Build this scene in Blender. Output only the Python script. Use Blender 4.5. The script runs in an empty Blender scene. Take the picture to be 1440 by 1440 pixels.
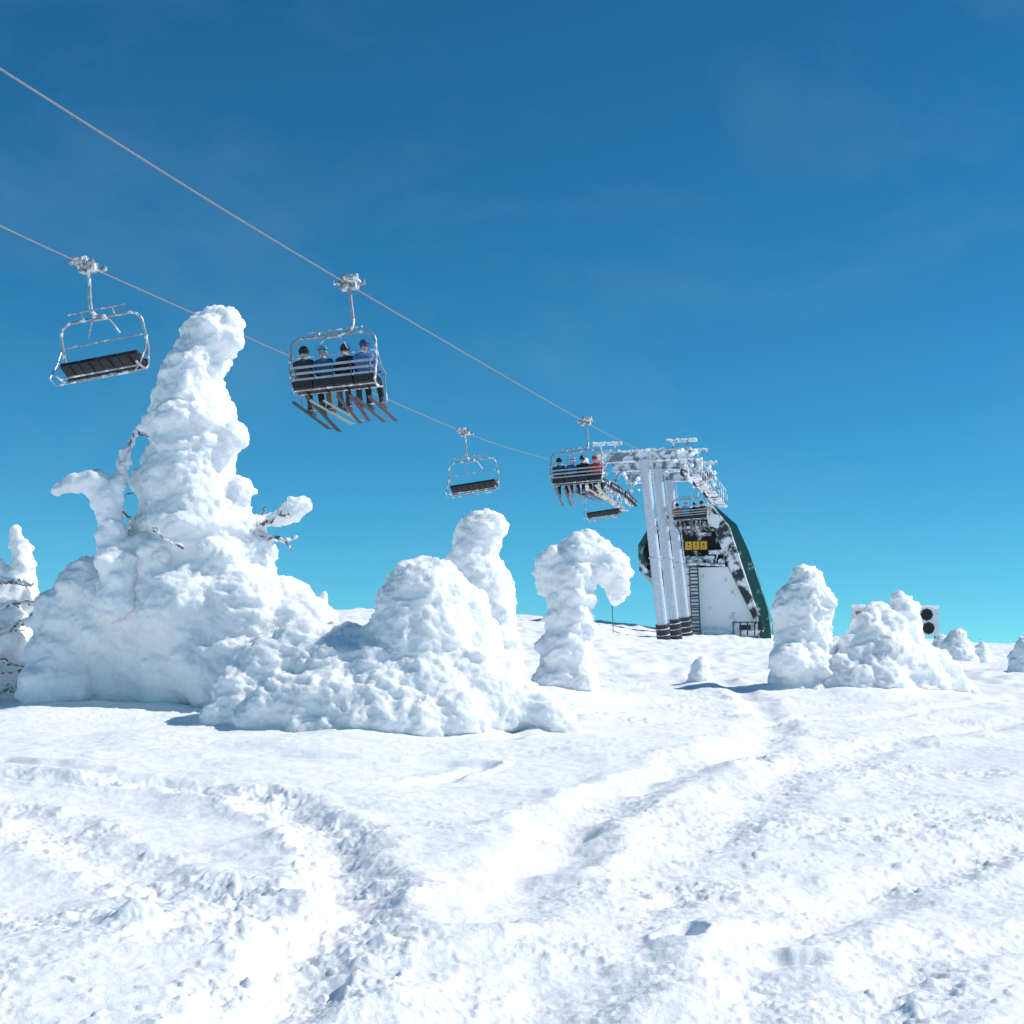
import bpy, math, random
import numpy as np
from mathutils import Vector, Matrix

# ------------------------------------------------------------------ basics
K = 0.0004375          # tan(angle) per survey unit
EYE = 1.6
def W(px, row, d):
    """surveyed bearing + real distance -> world position"""
    return np.array([K*(px-720)*d, d, EYE+K*(1041-row)*d])

sc = bpy.context.scene
sc.view_settings.view_transform = 'Standard'
sc.view_settings.look = 'None'
sc.view_settings.exposure = 0
COL = sc.collection

def empty(name, loc=(0,0,0), rotz=0.0):
    e = bpy.data.objects.new(name, None)
    e.location = loc; e.rotation_euler = (0,0,rotz)
    e.empty_display_size = 0.3
    COL.objects.link(e); return e

# ------------------------------------------------------------------ noise
_rng = np.random.RandomState(7)
PERM = np.tile(_rng.permutation(256), 4).astype(np.int32)
G2 = np.stack([np.cos(np.arange(256)*2*np.pi/256), np.sin(np.arange(256)*2*np.pi/256)], 1).astype(np.float32)
_g = _rng.normal(size=(256,3)); G3 = (_g/np.linalg.norm(_g,axis=1)[:,None]).astype(np.float32)
def fade(t): return t*t*t*(t*(t*6-15)+10)
def n2(x, y, s=0):
    x = np.asarray(x, np.float64)+s*17.31; y = np.asarray(y, np.float64)+s*9.77
    xi = np.floor(x).astype(np.int64); yi = np.floor(y).astype(np.int64)
    xf = (x-xi).astype(np.float32); yf = (y-yi).astype(np.float32)
    xi &= 255; yi &= 255
    u = fade(xf); v = fade(yf)
    def g(ix, iy, dx, dy):
        h = PERM[PERM[ix & 255]+(iy & 255)]
        return G2[h,0]*dx+G2[h,1]*dy
    a = g(xi,yi,xf,yf); b = g(xi+1,yi,xf-1,yf)
    c = g(xi,yi+1,xf,yf-1); d = g(xi+1,yi+1,xf-1,yf-1)
    return ((a+u*(b-a))*(1-v)+(c+u*(d-c))*v)*1.5
def n3(p, s=0):
    p = p+np.array([s*13.7, s*7.3, s*3.1])
    i = np.floor(p).astype(np.int64); f = (p-i).astype(np.float32); i &= 255
    w = fade(f); out = 0
    for dx in (0,1):
        for dy in (0,1):
            for dz in (0,1):
                h = PERM[PERM[PERM[(i[:,0]+dx)&255]+((i[:,1]+dy)&255)]+((i[:,2]+dz)&255)]
                g = G3[h]
                dot = g[:,0]*(f[:,0]-dx)+g[:,1]*(f[:,1]-dy)+g[:,2]*(f[:,2]-dz)
                ww = (w[:,0] if dx else 1-w[:,0])*(w[:,1] if dy else 1-w[:,1])*(w[:,2] if dz else 1-w[:,2])
                out = out+dot*ww
    return out*1.5
def sstep(a, b, x):
    t = np.clip((x-a)/(b-a), 0, 1); return t*t*(3-2*t)

# ------------------------------------------------------------------ materials
def newmat(name):
    m = bpy.data.materials.new(name); m.use_nodes = True
    nt = m.node_tree; b = nt.nodes['Principled BSDF']
    return m, nt, b
def snow_mat(name, col, sss, scales, strength, dist):
    m, nt, b = newmat(name)
    b.inputs['Roughness'].default_value = 0.65
    b.inputs['Specular IOR Level'].default_value = 0.25
    tc = nt.nodes.new('ShaderNodeTexCoord')
    prev = None
    for sca, st in zip(scales, strength):
        n = nt.nodes.new('ShaderNodeTexNoise'); n.inputs['Scale'].default_value = sca
        n.inputs['Detail'].default_value = 4; n.inputs['Roughness'].default_value = 0.6
        nt.links.new(tc.outputs['Object'], n.inputs['Vector'])
        bp = nt.nodes.new('ShaderNodeBump'); bp.inputs['Strength'].default_value = st
        bp.inputs['Distance'].default_value = dist
        nt.links.new(n.outputs['Fac'], bp.inputs['Height'])
        if prev: nt.links.new(prev.outputs['Normal'], bp.inputs['Normal'])
        prev = bp
    nt.links.new(prev.outputs['Normal'], b.inputs['Normal'])
    n = nt.nodes.new('ShaderNodeTexNoise'); n.inputs['Scale'].default_value = 1.3; n.inputs['Detail'].default_value = 5
    nt.links.new(tc.outputs['Object'], n.inputs['Vector'])
    r = nt.nodes.new('ShaderNodeValToRGB')
    r.color_ramp.elements[0].position = 0.3; r.color_ramp.elements[0].color = (col[0]*0.97, col[1]*0.98, col[2]*0.99, 1)
    r.color_ramp.elements[1].position = 0.7; r.color_ramp.elements[1].color = (*col, 1)
    nt.links.new(n.outputs['Fac'], r.inputs['Fac']); nt.links.new(r.outputs['Color'], b.inputs['Base Color'])
    if sss:
        b.inputs['Subsurface Weight'].default_value = sss
        b.inputs['Subsurface Radius'].default_value = (1.0, 1.05, 1.1)
        b.inputs['Subsurface Scale'].default_value = 0.15
    return m
M_GROUND = snow_mat('ground_snow', (0.94,0.945,0.95), 0, (35, 130), (0.35, 0.35), 0.016)
M_SNOW = snow_mat('rime_snow', (0.975,0.975,0.975), 0.65, (9, 28), (0.30, 0.5), 0.035)

def plain(name, col, rough=0.5, metal=0.0, var=0.15, scale=8, rime=0.0, rscale=3.0):
    m, nt, b = newmat(name)
    b.inputs['Roughness'].default_value = rough; b.inputs['Metallic'].default_value = metal
    tc = nt.nodes.new('ShaderNodeTexCoord')
    n = nt.nodes.new('ShaderNodeTexNoise'); n.inputs['Scale'].default_value = scale; n.inputs['Detail'].default_value = 5
    nt.links.new(tc.outputs['Object'], n.inputs['Vector'])
    r = nt.nodes.new('ShaderNodeValToRGB')
    r.color_ramp.elements[0].position = 0.3; r.color_ramp.elements[0].color = tuple(c*(1-var) for c in col)+(1,)
    r.color_ramp.elements[1].position = 0.7; r.color_ramp.elements[1].color = tuple(min(1,c*(1+var)) for c in col)+(1,)
    nt.links.new(n.outputs['Fac'], r.inputs['Fac'])
    nt.links.new(r.outputs['Color'], b.inputs['Base Color'])
    if rime > 0:
        n2_ = nt.nodes.new('ShaderNodeTexNoise'); n2_.inputs['Scale'].default_value = rscale
        n2_.inputs['Detail'].default_value = 8; n2_.inputs['Roughness'].default_value = 0.65
        nt.links.new(tc.outputs['Object'], n2_.inputs['Vector'])
        r2 = nt.nodes.new('ShaderNodeValToRGB')
        t = 0.5+(0.5-rime)*0.5
        r2.color_ramp.elements[0].position = t-0.04; r2.color_ramp.elements[0].color = (0,0,0,1)
        r2.color_ramp.elements[1].position = t+0.04; r2.color_ramp.elements[1].color = (1,1,1,1)
        nt.links.new(n2_.outputs['Fac'], r2.inputs['Fac'])
        d = nt.nodes.new('ShaderNodeBsdfDiffuse'); d.inputs['Color'].default_value = (0.9,0.92,0.94,1)
        mx = nt.nodes.new('ShaderNodeMixShader')
        bp = nt.nodes.new('ShaderNodeBump'); bp.inputs['Strength'].default_value = 0.6; bp.inputs['Distance'].default_value = 0.05
        nt.links.new(n2_.outputs['Fac'], bp.inputs['Height']); nt.links.new(bp.outputs['Normal'], d.inputs['Normal'])
        nt.links.new(r2.outputs['Color'], mx.inputs['Fac'])
        nt.links.new(b.outputs['BSDF'], mx.inputs[1]); nt.links.new(d.outputs['BSDF'], mx.inputs[2])
        nt.links.new(mx.outputs['Shader'], nt.nodes['Material Output'].inputs['Surface'])
    return m
M_METAL = plain('galvanised_steel', (0.34,0.35,0.37), 0.42, 0.5, rime=0.4, rscale=5)
M_SLAT = plain('pale_slat', (0.42,0.45,0.50), 0.5, 0.1)
M_DARKM = plain('dark_steel', (0.10,0.105,0.11), 0.5, 0.4)
M_SEAT = plain('black_seat_vinyl', (0.016,0.016,0.019), 0.6)
M_ROPE = plain('steel_rope', (0.24,0.21,0.21), 0.6, 0.1)
M_COLUMN = plain('painted_column', (0.50,0.56,0.63), 0.5, 0.0, rime=0.12, rscale=1.2)
M_TOWER = plain('rimed_steel', (0.24,0.27,0.31), 0.5, 0.2, rime=0.54, rscale=2.0)
M_PAD = plain('black_pad', (0.03,0.03,0.035), 0.7)
M_GREEN = plain('green_cladding', (0.022,0.10,0.085), 0.35, 0.1, rime=0.28, rscale=0.8)
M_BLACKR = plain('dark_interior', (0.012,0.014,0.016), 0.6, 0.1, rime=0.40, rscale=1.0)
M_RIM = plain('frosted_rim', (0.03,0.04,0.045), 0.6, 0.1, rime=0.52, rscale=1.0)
M_PANEL = plain('snow_plastered_panel', (0.45,0.50,0.54), 0.6, 0, rime=0.74, rscale=0.8)
M_YELLOW = plain('yellow_sign', (0.80,0.42,0.02), 0.5)
M_BARK = plain('bare_bark', (0.16,0.115,0.095), 0.85, 0, rime=0.5, rscale=12)
M_BLACK = plain('black_paint', (0.01,0.01,0.012), 0.5)
M_WHITE = plain('white_board', (0.78,0.79,0.8), 0.5, rime=0.3, rscale=3)
M_ORANGE = plain('orange_paint', (0.6,0.13,0.03), 0.5)
M_SKIN = plain('skin', (0.55,0.34,0.25), 0.5)
M_GLOVE = plain('glove', (0.03,0.03,0.035), 0.7)
M_GOGGLE = plain('goggle_lens', (0.05,0.04,0.03), 0.1, 0.3)
M_BOOT = plain('ski_boot', (0.07,0.07,0.08), 0.4)
_cm = {}
def cloth(col):
    if col not in _cm: _cm[col] = plain('cloth_%d'%len(_cm), col, 0.8, 0, 0.25, 20)
    return _cm[col]

# ------------------------------------------------------------------ mesh builder
class MB:
    def __init__(s): s.v=[]; s.f=[]; s.m=[]; s.n=0
    def add(s, V, F, mi=0):
        s.v.append(np.asarray(V,float)); s.f += [tuple(int(i)+s.n for i in f) for f in F]; s.m += ([mi]*len(F) if np.isscalar(mi) else list(mi)); s.n += len(V)
    def tube(s, pts, r, seg=8, mi=0, cap=True, noise=0, seed=0):
        pts = np.asarray(pts,float); n=len(pts)
        rr = np.full(n, r) if np.isscalar(r) else np.asarray(r,float)
        T = np.gradient(pts,axis=0); T/= np.linalg.norm(T,axis=1)[:,None]+1e-9
        up = np.array([0,0,1.0]) if abs(T[0,2])<0.9 else np.array([1.0,0,0])
        N = np.cross(T[0],up); N/=np.linalg.norm(N)
        V=[]
        for i in range(n):
            N = N-T[i]*np.dot(N,T[i]); N/=np.linalg.norm(N); B=np.cross(T[i],N)
            for j in range(seg):
                a=2*math.pi*j/seg; V.append(pts[i]+rr[i]*(math.cos(a)*N+math.sin(a)*B))
        V=np.array(V)
        if noise>0:
            q = n3(V*6,seed)[:,None]+0.5*n3(V*14,seed+1)[:,None]
            ctr = np.repeat(pts,seg,axis=0); V = V+(V-ctr)/(np.linalg.norm(V-ctr,axis=1)[:,None]+1e-9)*q*noise
        F=[]
        for i in range(n-1):
            for j in range(seg):
                a=i*seg+j; b=i*seg+(j+1)%seg; F.append((a,a+seg,b+seg,b))
        if cap: F.append(tuple(range(seg))); F.append(tuple(reversed(range((n-1)*seg,n*seg))))
        s.add(V,F,mi)
    def box(s, c, size, mi=0, R=None, bev=0.0):
        sx,sy,sz = [a/2 for a in size]
        if bev<=0: bev = min(sx,sy,sz)*0.12
        b=bev; V=[]
        for ax in range(3):
            for sg in (-1,1):
                for p in ((-1,-1),(1,-1),(1,1),(-1,1)):
                    v=[0,0,0]; h=[sx,sy,sz]
                    v[ax]=sg*h[ax]; o=[a for a in range(3) if a!=ax]
                    v[o[0]]=p[0]*(h[o[0]]-b); v[o[1]]=p[1]*(h[o[1]]-b); V.append(v)
        bm=bmesh.new()
        for v in V: bm.verts.new(v)
        bmesh.ops.convex_hull(bm,input=bm.verts)
        bm.verts.index_update()
        V=np.array([v.co[:] for v in bm.verts]); F=[[v.index for v in f.verts] for f in bm.faces]; bm.free()
        if R is not None: V = V@np.array(R).T
        s.add(V+np.array(c),F,mi)
    def ball(s, c, r, mi=0, sub=2):
        V,F = ICO[sub]; r=np.array(r)*np.ones(3)
        s.add(V*r+np.array(c),F,mi)
    def obj(s, name, mats, parent=None, smooth=True):
        me=bpy.data.meshes.new(name); V=np.concatenate(s.v)
        me.from_pydata(V.tolist(),[],s.f)
        for m in mats: me.materials.append(m)
        me.polygons.foreach_set('material_index',s.m)
        if smooth:
            me.polygons.foreach_set('use_smooth',[True]*len(s.f))
        me.update()
        if smooth:
            try: me.set_sharp_from_angle(angle=math.radians(40))
            except Exception: pass
        o=bpy.data.objects.new(name,me); COL.objects.link(o)
        if parent: o.parent=parent
        return o
import bmesh
ICO={}
for sub in (1,2,3):
    bm=bmesh.new(); bmesh.ops.create_icosphere(bm,subdivisions=sub,radius=1)
    bm.verts.index_update()
    ICO[sub]=(np.array([v.co[:] for v in bm.verts]),[tuple(v.index for v in f.verts) for f in bm.faces]); bm.free()

def catmull(P, n=8):
    P=[np.array(p,float) for p in P]; P=[2*P[0]-P[1]]+P+[2*P[-1]-P[-2]]; out=[]
    for i in range(1,len(P)-2):
        for t in np.linspace(0,1,n,endpoint=False):
            a,b,c,d=P[i-1:i+3]
            out.append(0.5*((2*b)+(-a+c)*t+(2*a-5*b+4*c-d)*t*t+(-a+3*b-3*c+d)*t**3))
    out.append(P[-2]); return np.array(out)

# ------------------------------------------------------------------ ground
CX_=[-700,0,500,680,800,900,1000,1150,1300,1440,2000]; CV_=[824,827,828,833,841,851,861,865,870,876,884]
# drifts banked up against the trees: (bearing, distance, half width x, half width y, height)
DRIFTS=((235,21.5,1.9,1.1,.12),(90,21.8,1.1,1.0,.08),(400,20.1,1.6,1.0,.08),(560,19.1,1.9,.9,.08),(740,19.1,.9,.6,.0),(700,23.6,.9,.8,.15),(795,27,.9,.9,.10),(1130,33.1,1.4,1.1,.12),(1225,32.9,2.0,1.3,.12),(1330,33.4,1.4,1.0,.08),(985,34,.6,.7,.08))
def base_h(x, y):
    u = x/np.maximum(y,25.0); px = 720+np.clip(u,-0.6,0.6)/K
    c = np.interp(px,CX_,CV_)
    s = K*(1041-c)
    t = np.maximum(y-116,0)
    yy = np.where(t<75, y-t*t/50.0, y-75*75/50.0-(t-75)*3.0)
    z = s*yy
    z = z - 1.15*np.exp(-((y-98)/11.0)**2)*sstep(830,900,px)
    lo=-32.0
    z = np.where(z<lo, lo+ (-1+np.exp(np.clip((z-lo)/12.0,-50,0)))*12.0, z)
    return z
def gp(px,row):
    c=np.interp(px,CX_,CV_)
    y=3657.0/(row-c); return (K*(px-720)*y,y)
def dist_poly(x,y,P):
    best=np.full(x.shape,1e9); sgn=np.zeros(x.shape)
    for (ax,ay),(bx,by) in zip(P[:-1],P[1:]):
        dx,dy=bx-ax,by-ay; L=dx*dx+dy*dy
        t=np.clip(((x-ax)*dx+(y-ay)*dy)/L,0,1)
        d=np.hypot(x-ax-t*dx,y-ay-t*dy); s=np.sign((x-ax)*dy-(y-ay)*dx)
        m=d<best; best=np.where(m,d,best); sgn=np.where(m,s,sgn)
    return best,sgn
def detail_h(x,y):
    r=np.hypot(x,y)
    wx=x+0.35*n2(x*0.7,y*0.7,3); wy=y+0.35*n2(x*0.7,y*0.7,4)
    h = 0.11*n2(x*0.16,y*0.16,1)+0.08*n2(x*0.45,y*0.4,2)+0.036*n2(wx*1.1,wy*1.1,5)
    for px,d,sx,sy,hh in DRIFTS:
        cx=K*(px-720)*d
        h = h+hh*np.exp(-(((x-cx)/sx)**2+((y-d)/sy)**2))
    far=sstep(22,45,r)*(1-sstep(140,200,r))
    h += far*(0.16*n2(x*0.3,y*0.22,6)+0.10*np.abs(n2(x*0.8,y*0.55,7))+0.06*n2(x*2,y*1.6,8))
    far2=sstep(150,400,r); h += far2*6*n2(x*0.008,y*0.008,9)
    m = 0.75*sstep(0.05,0.5,n2(x*0.33,y*0.42,11)+0.5*n2(x*0.9,y*0.9,12))
    smooth = np.exp(-((r-15.5)/3.2)**2)*sstep(3.5,-1.0,x)        # wind-packed apron under the trees
    m = m*(1-0.92*smooth)
    near = 1-sstep(25,60,r)
    right = sstep(0.0,3.0,x)*0.34
    m = np.maximum(m, right*sstep(-0.3,0.3,n2(x*0.6,y*0.6,14)))
    def track(P,w,depth,rough,lip=0.4):
        nonlocal h,m
        P=[gp(*p) for p in P]; P=[tuple(q) for q in catmull([(a,b,0) for a,b in P],6)[:,:2]]
        jx=x+0.13*n2(x*1.3,y*1.3,21)+0.05*n2(x*4,y*4,23); jy=y+0.13*n2(x*1.3,y*1.3,22)+0.05*n2(x*4,y*4,24)
        d,s=dist_poly(jx,jy,P)
        prof=np.exp(-(d/w)**2)
        h = h-depth*prof+depth*lip*np.exp(-((d-w*1.7)/(w*0.6))**2)*(0.6+0.8*n2(x*1.5,y*1.5,25))
        m = np.maximum(m, rough*np.exp(-(d/(w*1.9))**4)*(0.55+0.6*sstep(-.2,.3,n2(x*1.8,y*1.8,26))))
    track([(-150,1085),(60,1098),(200,1103),(330,1112),(430,1145),(480,1200),(505,1290),(440,1360),(350,1460),(200,1600)],0.20,0.08,0.95)
    track([(-200,1120),(0,1140),(110,1180),(160,1200),(300,1260)],0.25,0.055,0.8)
    track([(-50,1064),(180,1063),(400,1060),(560,1062),(690,1066)],0.10,0.045,0.05,0.8)
    track([(0,1076),(180,1096),(380,1100),(560,1094),(690,1066)],0.12,0.04,0.1,0.6)
    track([(1010,960),(1060,990),(1085,1030),(1040,1068),(930,1098),(830,1140),(790,1180),(700,1300)],0.25,0.085,0.3)
    track([(1440,1010),(1200,1060),(1000,1180),(880,1290),(740,1420),(600,1560)],0.30,0.055,0.5)
    track([(1500,1180),(1250,1250),(1100,1350),(1040,1440),(1000,1560)],0.22,0.045,0.55)
    track([(1500,1330),(1330,1340),(1260,1400),(1230,1500)],0.25,0.05,0.6)
    track([(1440,985),(1150,1015),(860,1010),(700,1040)],0.16,0.05,0.3)
    for px,row,rr,dp in ((795,1172,0.24,0.12),(962,1348,0.085,0.10),(195,1305,0.10,0.06),(1100,1375,0.13,0.05),(640,1240,0.1,0.03)):
        gx,gy=gp(px,row); jx=x+0.06*n2(x*6,y*6,51); jy=y+0.06*n2(x*6,y*6,52)
        d=np.hypot(jx-gx,(jy-gy)*0.8)
        h = h-dp*np.exp(-(d/rr)**3)+dp*0.25*np.exp(-((d-rr*1.6)/(rr*0.5))**2)
    gx,gy=gp(190,1320); h=h+0.08*np.exp(-(np.hypot(x-gx,y-gy)/0.12)**2)
    # clumps
    cl = np.maximum(0,n2(x*5.0,y*5.0,31)+0.1)*0.045+np.maximum(0,n2(x*10,y*10,32))*0.034+np.maximum(0,n2(x*21,y*21,33))*0.024+np.maximum(0,n2(x*40,y*40,34))*0.012
    cl += 0.016*n2(x*2.7,y*2.7,35)
    h = h+near*cl*m*0.9
    sc_=sstep(0.45,0.68,n2(x*9.5,y*9.5,41))*sstep(0.05,0.4,n2(x*0.5,y*0.5,42))
    h = h+near*0.014*sc_*(1-0.9*smooth)
    h = h+near*(0.006*n2(x*9,y*9,36)+0.012*n2(x*3.3,y*6.3,37)+0.003*n2(x*24,y*24,38))
    return h
def make_ground():
    a_f=np.linspace(-22,22,860); a_s1=np.linspace(22,70,120)[1:]; a_b=np.linspace(70,290,90)[1:]; a_s2=np.linspace(290,338,120)[1:-1]
    A=np.radians(np.concatenate([a_f,a_s1,a_b,a_s2]))  # bearing from +Y, clockwise
    R=np.concatenate([np.geomspace(0.5,5,40)[:-1],np.geomspace(5,26,640)[:-1],np.geomspace(26,135,300)[:-1],np.geomspace(135,6000,60)])
    AA,RR=np.meshgrid(A,R); x=(np.sin(AA)*RR).ravel(); y=(np.cos(AA)*RR).ravel()
    z=base_h(x,y)+detail_h(x,y)
    V=np.stack([x,y,z],1); na=len(A); nr=len(R)
    V=np.vstack([V,[[0,0,base_h(np.array([0.]),np.array([0.]))[0]]]])
    i=np.arange(nr-1)[:,None]*na; j=np.arange(na)[None,:]; j2=(j+1)%na
    q=np.stack([i+j,i+j2,i+na+j2,i+na+j],-1).reshape(-1,4)
    tri=np.stack([np.arange(na),np.full(na,len(V)-1),(np.arange(na)+1)%na],1)
    me=bpy.data.meshes.new('snow_ground')
    me.vertices.add(len(V)); me.vertices.foreach_set('co',V.astype(np.float32).ravel())
    q=q[:,::-1]
    loops=np.concatenate([q.ravel(),tri.ravel()])
    me.loops.add(len(loops)); me.loops.foreach_set('vertex_index',loops.astype(np.int32))
    starts=np.concatenate([np.arange(len(q))*4, len(q)*4+np.arange(len(tri))*3])
    me.polygons.add(len(starts)); me.polygons.foreach_set('loop_start',starts.astype(np.int32))
    me.polygons.foreach_set('use_smooth',np.ones(len(starts),bool))
    me.update(calc_edges=True); me.validate()
    me.materials.append(M_GROUND)
    o=bpy.data.objects.new('snow_ground',me); COL.objects.link(o)
make_ground()
def gz(x,y):
    return float((base_h(np.array([float(x)]),np.array([float(y)]))+detail_h(np.array([float(x)]),np.array([float(y)])))[0])

# ------------------------------------------------------------------ snow ghosts
def remesh_blobs(name, blobs, voxel, parent, seed=0, amp=1.0, smooth=12):
    """blobs: list of (center(3), radii(3))"""
    V,F=ICO[2]; mb=MB()
    for c,r in blobs: mb.add(V*np.array(r)*np.ones(3)+np.array(c),F)
    o=mb.obj(name+'_tmp',[M_SNOW])
    md=o.modifiers.new('r','REMESH'); md.mode='VOXEL'; md.voxel_size=voxel
    sm=o.modifiers.new('s','SMOOTH'); sm.iterations=smooth; sm.factor=0.6
    dg=bpy.context.evaluated_depsgraph_get(); dg.update()
    me=bpy.data.meshes.new_from_object(o.evaluated_get(dg))
    bpy.data.objects.remove(o)
    n=len(me.vertices); co=np.zeros(n*3,np.float32); no=np.zeros(n*3,np.float32)
    me.vertices.foreach_get('co',co); me.vertex_normals.foreach_get('vector',no)
    co=co.reshape(-1,3).astype(float); no=no.reshape(-1,3)
    p=co*np.array([1,1,1.35])
    q=p+0.12*np.stack([n3(p*2.3,seed+8),n3(p*2.3,seed+9),n3(p*2.3,seed+10)],1)
    d=0.06*n3(q*1.7,seed)+0.042*(0.22-np.abs(n3(q*3.2,seed+1)))*1.2+0.036*n3(q*6.0,seed+2)+0.026*n3(q*12,seed+3)+0.018*n3(q*24,seed+4)
    co=co+no*(d*amp)[:,None]
    me.vertices.foreach_set('co',co.astype(np.float32).ravel())
    me.polygons.foreach_set('use_smooth',np.ones(len(me.polygons),bool))
    me.materials.clear(); me.materials.append(M_SNOW); me.update()
    ob=bpy.data.objects.new(name,me); COL.objects.link(ob); ob.parent=parent
    return ob
def lumps(rng, c, r, n, k0=0.2, k1=0.36):
    out=[]
    for _ in range(n):
        v=rng.normal(size=3); v/=np.linalg.norm(v)
        rr=rng.uniform(k0,k1)*min(r); rr=min(rr,0.26)
        out.append((np.array(c)+v*np.array(r)*rng.uniform(0.74,0.90),(rr*1.15,rr*1.15,rr*0.9)))
    return out
def column(rng, rows, d, maxdep=0.9, lump=7, jit=0.03):
    out=[]; rows=np.array(rows,float); kd=K*d
    r=rows[0,0]
    while r<=rows[-1,0]:
        xl=np.interp(r,rows[:,0],rows[:,1]); xr=np.interp(r,rows[:,0],rows[:,2])
        w=(xr-xl)/2*kd*rng.uniform(.92,.99); rz=min(w,0.36)*rng.uniform(.85,1.05); c=W((xl+xr)/2,r,d)+np.array([rng.uniform(-jit,jit),rng.uniform(-.08,.08),0])
        rad=(w,min(w,maxdep),rz)
        out.append((c,rad)); out+=lumps(rng,c,rad,lump,.2,.42)
        r+=max(rz*0.5/kd,6)
    return out
def balls(rng, L, lump=7, dd=0.0):
    out=[]
    for px,row,r,d in L:
        rr=r*K*d; c=W(px,row,d); out.append((c,(rr,)*3)); out+=lumps(rng,c,(rr,)*3,lump,0.18,0.34)
    return out
def chain(rng, P, d, lump=2):
    """P list (px,row,r)"""
    P=np.array(P,float); out=[]
    for a,b in zip(P[:-1],P[1:]):
        L=np.hypot(*(b[:2]-a[:2])); n=max(2,int(L/max(2.5,0.4*min(a[2],b[2]))))
        for t in np.linspace(0,1,n,endpoint=False):
            q=a+(b-a)*t; rr=q[2]*K*d*rng.uniform(0.88,1.08); c=W(q[0],q[1],d)+rng.normal(size=3)*rr*0.08
            out.append((c,(rr,)*3)); out+=lumps(rng,c,(rr,)*3,lump,0.3,0.45)
    return out
def twig(mb, rng, pts, d, r0, r1, sub=3):
    P=catmull([W(p[0],p[1],d+(p[2] if len(p)>2 else 0)) for p in pts],5)
    P=P+rng.normal(size=P.shape)*r0*0.5
    mb.tube(P,np.linspace(r0,r1,len(P)),6)
    for _ in range(sub):
        i=rng.randint(1,len(P)-1); dv=P[min(i+2,len(P)-1)]-P[max(i-2,0)]; dv/=np.linalg.norm(dv)
        q=dv+rng.normal(size=3)*0.6; q/=np.linalg.norm(q); L=rng.uniform(0.10,0.26)
        S=np.array([P[i]+q*L*t+rng.normal(size=3)*0.01 for t in np.linspace(0,1,5)])
        mb.tube(S,np.linspace(r1*1.1,r1*0.5,5),5)
    # rime riding on the upper side of the branch
    a=rng.randint(0,max(1,len(P)//2)); b=min(len(P),a+max(4,len(P)//2))
    S=P[a:b]+np.array([0,0,r0*0.7])
    if len(S)>=3: mb.tube(S,r0*(.5+.7*np.sin(np.linspace(.3,2.8,len(S)))),8,1,True,.012,rng.randint(99))

rg=np.random.RandomState(11)
# --- tall snow ghost with its wide skirt
T=empty('snow_covered_tree',tuple(W(275,1000,21.5)))
def reparent(o,T):
    o.parent=T; o.matrix_parent_inverse=Matrix.Translation(Vector(T.location)).inverted()
bl=column(rg,[(442,302,336),(462,262,346),(480,256,342),(498,236,328),(520,220,314),(545,218,318),(565,212,326),(590,202,340),(615,202,346),(640,208,340),(655,198,336),(675,188,345),(700,186,348),(730,189,362),(760,178,374)],21.5,0.8,7,.03)
bl+=balls(rg,[(319,447,20,21.4),(276,466,22,21.5),(330,478,14,21.3),(214,600,20,21.4),(330,612,22,21.2),(203,680,22,21.4),(334,690,24,21.3)],5)
bl+=balls(rg,[(200,775,34,21.5),(330,765,48,21.4),(270,765,58,21.3),(362,778,28,21.4),(230,800,60,21.3),(300,795,52,21.2),(345,805,44,21.5),(170,805,42,21.6),(180,850,66,21.4),(260,860,80,21.2),(335,870,80,21.2),(395,860,54,21.4),(420,890,60,21.2),(450,930,62,21.0),(120,828,44,21.5),(100,870,54,21.6),(150,880,60,21.5),(200,910,62,21.6),(255,930,70,21.4),(300,930,76,21.2),(210,960,50,21.8),(330,950,76,21.0),(400,960,76,20.5),
   (85,925,49,21.5),(70,965,42,21.3),(60,990,34,21.2),(98,965,30,21.3),(250,980,52,21.5),(160,950,55,21.8),(140,975,46,21.8),(180,985,40,21.8)],4)
bl+=chain(rg,[(355,738,14),(372,734,8),(398,728,8),(408,723,13),(420,713,18),(434,703,11)],21.3,3)
reparent(remesh_blobs('snow_mass',bl,0.029,None,1,1.0,22),T)
mb=MB()
twig(mb,rg,[(350,752),(385,757),(419,760)],21.2,0.045,0.02,2)
twig(mb,rg,[(360,740),(380,733),(405,722)],21.1,0.03,0.018,2)
twig(mb,rg,[(360,745),(368,728),(374,712)],21.3,0.02,0.012,0)
twig(mb,rg,[(275,900),(285,700),(290,560),(316,470)],21.5,0.16,0.03,0)
twig(mb,rg,[(260,772),(240,763),(215,745)],20.6,0.02,0.01,2)
o=mb.obj('trunk_and_twigs',[M_BARK,M_SNOW]); reparent(o,T)
# --- hooked small tree at the left of it
T=empty('snow_covered_tree',tuple(W(165,1000,21.2)))
bl=chain(rg,[(80,688,12),(92,684,13),(110,680,14),(130,676,17),(146,690,20),(152,715,18),(158,745,19),(163,775,26),(166,810,36),(165,860,40)],21.0,3)
bl+=chain(rg,[(160,700,14),(170,672,12),(178,650,10),(182,635,6)],21.0,1)
bl+=chain(rg,[(186,628,5),(191,604,6)],21.0,1)
bl+=balls(rg,[(180,778,26,21),(205,768,22,21),(225,778,20,20.9)],5)
reparent(remesh_blobs('snow_mass',bl,0.026,None,2,0.75,5),T)
mb=MB()
twig(mb,rg,[(166,800),(168,700),(176,650),(190,605)],21.0,0.06,0.018,4)
twig(mb,rg,[(190,606),(200,612),(210,612)],21.0,0.02,0.01,1)
twig(mb,rg,[(172,720),(184,735),(181,752)],20.9,0.02,0.012,1)
reparent(mb.obj('trunk_and_twigs',[M_BARK,M_SNOW]),T)
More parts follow.
